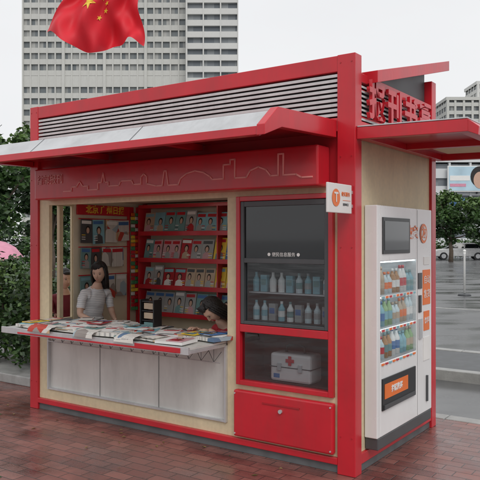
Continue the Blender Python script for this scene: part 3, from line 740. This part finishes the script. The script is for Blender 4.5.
# ------------------------------------------------------------------ buildings
def tower(name, x0,x1,y,dep,h,fl,bay,wallm,glassm,band=.45,pier=.3,proud=.35,skip=(),every=4):
    E=root(name,(x0,y,0)); W=x1-x0; b=MB()
    b.box(0.2,W-.2,.3,dep,-.5,h-.3,glassm); b.build("glazing",E)
    b=MB(); nf=int(h/fl)
    for i in range(nf+1):
        z=i*fl; hb=fl*band
        if i in skip: hb=fl*.98
        b.box(0,W,-proud+.3,dep+.05,z,min(z+hb,h),wallm)
    nb=max(1,int(round(W/bay))); bw=W/nb
    for j in range(nb+1):
        xx=j*bw; pw=pier*(2.2 if j%every==0 else 1); b.box(max(0,xx-pw/2)-(.02 if j in(0,) else 0),min(W,xx+pw/2)+(.02 if j==nb else 0),-proud+.2-(.25 if j%every==0 else 0),.6,0,h+.2,wallm)
    b.box(-.3,W+.3,-proud,dep+.3,h+.0,h+1.2,wallm)
    k=0
    while k<dep: b.box(-.05,.1,k,k+.5,0,h,wallm); b.box(W-.1,W+.05,k,k+.5,0,h,wallm); k+=bay
    b.build("facade",E); return E
TW=mat("tower_cladding",(0.55,0.55,0.52),.7,var=.06,scale=.05,dirt=.25)
TW2=mat("tower_cladding_light",(0.62,0.62,0.60),.7,var=.06,scale=.05,dirt=.2)
G1=facade_glass("tower_glass",2.4/2,3.3,(0.14,0.16,0.17),(0.42,0.42,0.40)); G2=facade_glass("tower_glass_b",2.0,3.3,(0.12,0.14,0.16),(0.28,0.3,0.31))
tower("office_tower",-63.5,-15.5,200,18,118,3.3,2.4,TW,G1,.46,.38,.5,skip=(14,24),every=5)
tower("office_tower_wing",-15.4,-.6,196,24,112,3.3,5.0,TW2,G2,.50,.35,.9)
MW=mat("mall_wall",(0.62,0.64,0.65),.6,var=.05,scale=.1)
tower("apartment_tower",79,112,262,20,55,3.1,3.2,TW,facade_glass("apt_glass",1.6,3.1,(.1,.11,.12)),.45,.8,.5)
tower("apartment_tower",92,103,266,14,62,3.1,3.2,TW2,facade_glass("apt_glass2",1.6,3.1,(.1,.11,.12)),.45,.8,.5)
tower("shopping_centre",38,80,138,30,17.2,3.5,4.2,MW,G2,.55,.4,.4)
BB=root("billboard",(41.5,136.8,0)); b=MB()
SKYB=mat("billboard_blue",(0.45,0.62,0.72),.5,var=.15,scale=.3)
b.box(0,12,0,.4,11.2,16.4,WHITE_M); b.box(.2,11.8,-.06,-.01,11.4,16.2,SKYB)
b.disc((6.4,-.12,13.5),1.3,'y',SKIN,24,1.3); b.disc((6.4,-.09,14.2),1.9,'y',HAIR,24,1.1); b.box(.4,3.6,-.1,-.07,12.2,12.8,PINK); b.box(.4,4.4,-.1,-.07,13.4,14.4,WHITE_M)
for x in (1,6,11): b.box(x,x+.2,.4,1.2,10.8,11.4,DARKG)
b.build("panel",BB)
SG=root("shop_sign_band",(42,137.0,0)); b=MB(); 
for i,m in enumerate([BLUE,WHITE_M,RED,CYAN,WHITE_M,BLUE]): b.box(i*4.4,i*4.4+3.9,0,.4,8.4,10.0,m)
b.build("panels",SG)

# ------------------------------------------------------------------ street furniture, far right
BA=root("bollard_post",(6.75,20.6,-.124)); b=MB()
b.tube([(0,0,0),(0,0,.05),(0,0,.08)],[.20,.18,.05],DARKG,seg=16); b.tube([(0,0,.08),(0,0,1.25),(0,0,1.3)],[.032,.032,.045],WHITE_M,seg=10); b.ball((0,0,1.34),.05,WHITE_M,10,8)
b.build("post",BA,smooth=True)
def car(name,loc,rz,paint):
    E=root(name,loc,rz); b=MB()
    lo=[(-2.15,.30),(-2.25,.55),(-2.22,.80),(-2.05,.95),(-1.3,1.0),(.95,.98),(1.9,.86),(2.22,.68),(2.25,.45),(2.15,.28)]
    n=len(lo); w=.88
    vs=[(-w,y,z) for y,z in lo]+[(w,y,z) for y,z in lo]
    b.add(vs,[tuple(range(n)),tuple(range(n,2*n))[::-1]]+[(i,i+n,(i+1)%n+n,(i+1)%n) for i in range(n)],paint); b.build("body",E,bevel=.07)
    b=MB()
    rings=[(-1.75,1.25,.84,.985),(-1.25,.62,.70,1.34),(-1.1,.45,.62,1.43)]
    pr=[]
    for (ya,yb,ww,z) in rings: pr+=[(-ww,ya,z),(ww,ya,z),(ww,yb,z),(-ww,yb,z)]
    b.add(pr[:8],[(0,1,5,4),(1,2,6,5),(2,3,7,6),(3,0,4,7)],SCREEN); b.add(pr[4:],[(0,1,5,4),(1,2,6,5),(2,3,7,6),(3,0,4,7),(4,5,6,7)],paint)
    for sx in(-1,1):
        b.tube([(sx*.85,-.25,.98),(sx*.705,-.25,1.345)],.03,paint,seg=6)
        for y in(-1.35,1.4): b.tube([(sx*.70,y,.32),(sx*.90,y,.32)],.32,DARK,seg=20); b.tube([(sx*.895,y,.32),(sx*.91,y,.32)],.19,ALU,seg=14)
        b.cbox((sx*.6,2.235,.66),(.36,.06,.13),WHITE_M); b.cbox((sx*.62,-2.235,.74),(.34,.05,.14),RED)
    b.build("glass_and_wheels",E); return E
CS=mat("silver_paint",(0.45,0.46,0.47),.3,metal=.5); CW=mat("white_car_paint",(0.7,0.7,0.7),.3)
car("parked_car",(18.6,58,-.12),R(80),CW); car("parked_car",(24.5,58,-.12),R(84),CS); car("parked_car",(31,57,-.12),R(95),DARKG)

UM=root("pink_parasol",(-5.75,16.2,-.12)); b=MB(); n=16; prof=[(0.02,1.66),(.2,1.62),(.42,1.50),(.58,1.33),(.64,1.22)]
vs=[(r*math.cos(2*math.pi*k/n),r*math.sin(2*math.pi*k/n),z-(.03 if k%2 and r>.5 else 0)) for r,z in prof for k in range(n)]
b.add(vs,[(i*n+k,i*n+(k+1)%n,(i+1)*n+(k+1)%n,(i+1)*n+k) for i in range(4) for k in range(n)],PINK); b.tube([(0,0,0),(0,0,1.74)],.014,ALU,seg=8); b.tube([(0,0,0),(0,0,.07)],[.22,.18],DARKG,seg=14)
b.build("canopy_and_pole",UM,smooth=True)

# ------------------------------------------------------------------ flag
FL=root("national_flag"); Yf=8.0
TL,TR,BL,BR=Vector((-1.94,Yf,4.66)),Vector((-1.17,Yf,4.49)),Vector((-2.28,Yf,3.98)),Vector((-1.13,Yf,3.85))
def FP(u,v,off=0):
    p=(TL*(1-u)+TR*u)*(1-v)+(BL*(1-u)+BR*u)*v
    p=p+Vector((0,0,-.15*math.sin(math.pi*min(1,u*1.2))*v*v))
    w=.13*math.sin(u*8.5+v*2.8)+.06*math.sin(u*19-v*5)+.03*math.sin(u*31+v*9)
    p=p+Vector((.035*math.sin(v*6+u*3),w*(.4+.6*v),.035*math.sin(u*10+1.0)*v+.016*math.sin(u*23)*v))
    return p+Vector((0,-off,0))
b=MB(); nu,nv=80,50
vs=[FP(i/nu,j/nv) for j in range(nv+1) for i in range(nu+1)]
b.add(vs,[(j*(nu+1)+i,j*(nu+1)+i+1,(j+1)*(nu+1)+i+1,(j+1)*(nu+1)+i) for j in range(nv) for i in range(nu)],FLAG); b.build("cloth",FL,smooth=True)
b=MB()
def star(cu,cv,r,rot):
    vs=[FP(cu,cv,.014)]
    for k in range(10):
        rr_=r if k%2==0 else r*.4; a=rot+k*math.pi/5; vs.append(FP(cu+rr_*math.sin(a)*.85,cv-rr_*math.cos(a)*1.2,.014))
    b.add(vs,[(0,1+k,1+(k+1)%10) for k in range(10)],YELLOW)
star(.38,.40,.10,.2)
for c in [(.53,.30,.3),(.60,.38,.9),(.60,.49,1.4),(.53,.57,.4)]: star(c[0],c[1],.035,c[2])
b.build("stars",FL)
b=MB(); b.tube([(-3.9,Yf,-.1),(-3.9,Yf,5.0)],[.05,.04],ALU,seg=12); 
b.tube([(-3.9,Yf,4.68),tuple(TL+Vector((0,0,.02))),tuple(TR+Vector((.1,0,.02)))],.018,ALU,seg=8); b.build("pole_and_arm",FL,smooth=True)

# ------------------------------------------------------------------ world & light
w=bpy.data.worlds.new("World"); scene.world=w; w.use_nodes=True; nt=w.node_tree; n=nt.nodes; l=nt.links
bg=n["Background"]; skyn=n.new("ShaderNodeTexSky"); skyn.sky_type='NISHITA'; skyn.sun_disc=False; skyn.sun_elevation=R(45); skyn.sun_rotation=R(165); skyn.dust_density=5
tc=n.new("ShaderNodeTexCoord"); no=n.new("ShaderNodeTexNoise"); no.inputs["Scale"].default_value=1.6; no.inputs["Detail"].default_value=5
mp=n.new("ShaderNodeMapping"); mp.inputs["Scale"].default_value=(1,1,2.5); l.new(tc.outputs["Generated"],mp.inputs[0]); l.new(mp.outputs[0],no.inputs["Vector"])
cr=n.new("ShaderNodeValToRGB"); cr.color_ramp.elements[0].position=.3; cr.color_ramp.elements[0].color=(8.5,8.6,8.8,1); cr.color_ramp.elements[1].position=.7; cr.color_ramp.elements[1].color=(9.3,9.35,9.45,1)
l.new(no.outputs["Fac"],cr.inputs[0])
mx=n.new("ShaderNodeMix"); mx.data_type='RGBA'; mx.inputs["Factor"].default_value=.95; l.new(skyn.outputs[0],mx.inputs["A"]); l.new(cr.outputs[0],mx.inputs["B"]); l.new(mx.outputs["Result"],bg.inputs[0]); bg.inputs[1].default_value=.100
sd=bpy.data.lights.new("sun",'SUN'); sd.energy=1.2; sd.angle=R(30); sd.color=(1,.98,.95); so=bpy.data.objects.new("sun",sd); scene.collection.objects.link(so)
so.rotation_euler=(R(45),0,R(15))

# ------------------------------------------------------------------ camera
cd=bpy.data.cameras.new("camera"); co=bpy.data.objects.new("camera",cd); scene.collection.objects.link(co)
co.location=(0,0,1.55); co.rotation_euler=(R(90),0,0); cd.sensor_width=36; cd.sensor_fit='HORIZONTAL'; cd.lens=36*685/480; cd.clip_end=4000; cd.clip_start=.05
scene.camera=co
scene.view_settings.view_transform='Standard'; scene.view_settings.look='None'; scene.view_settings.exposure=0
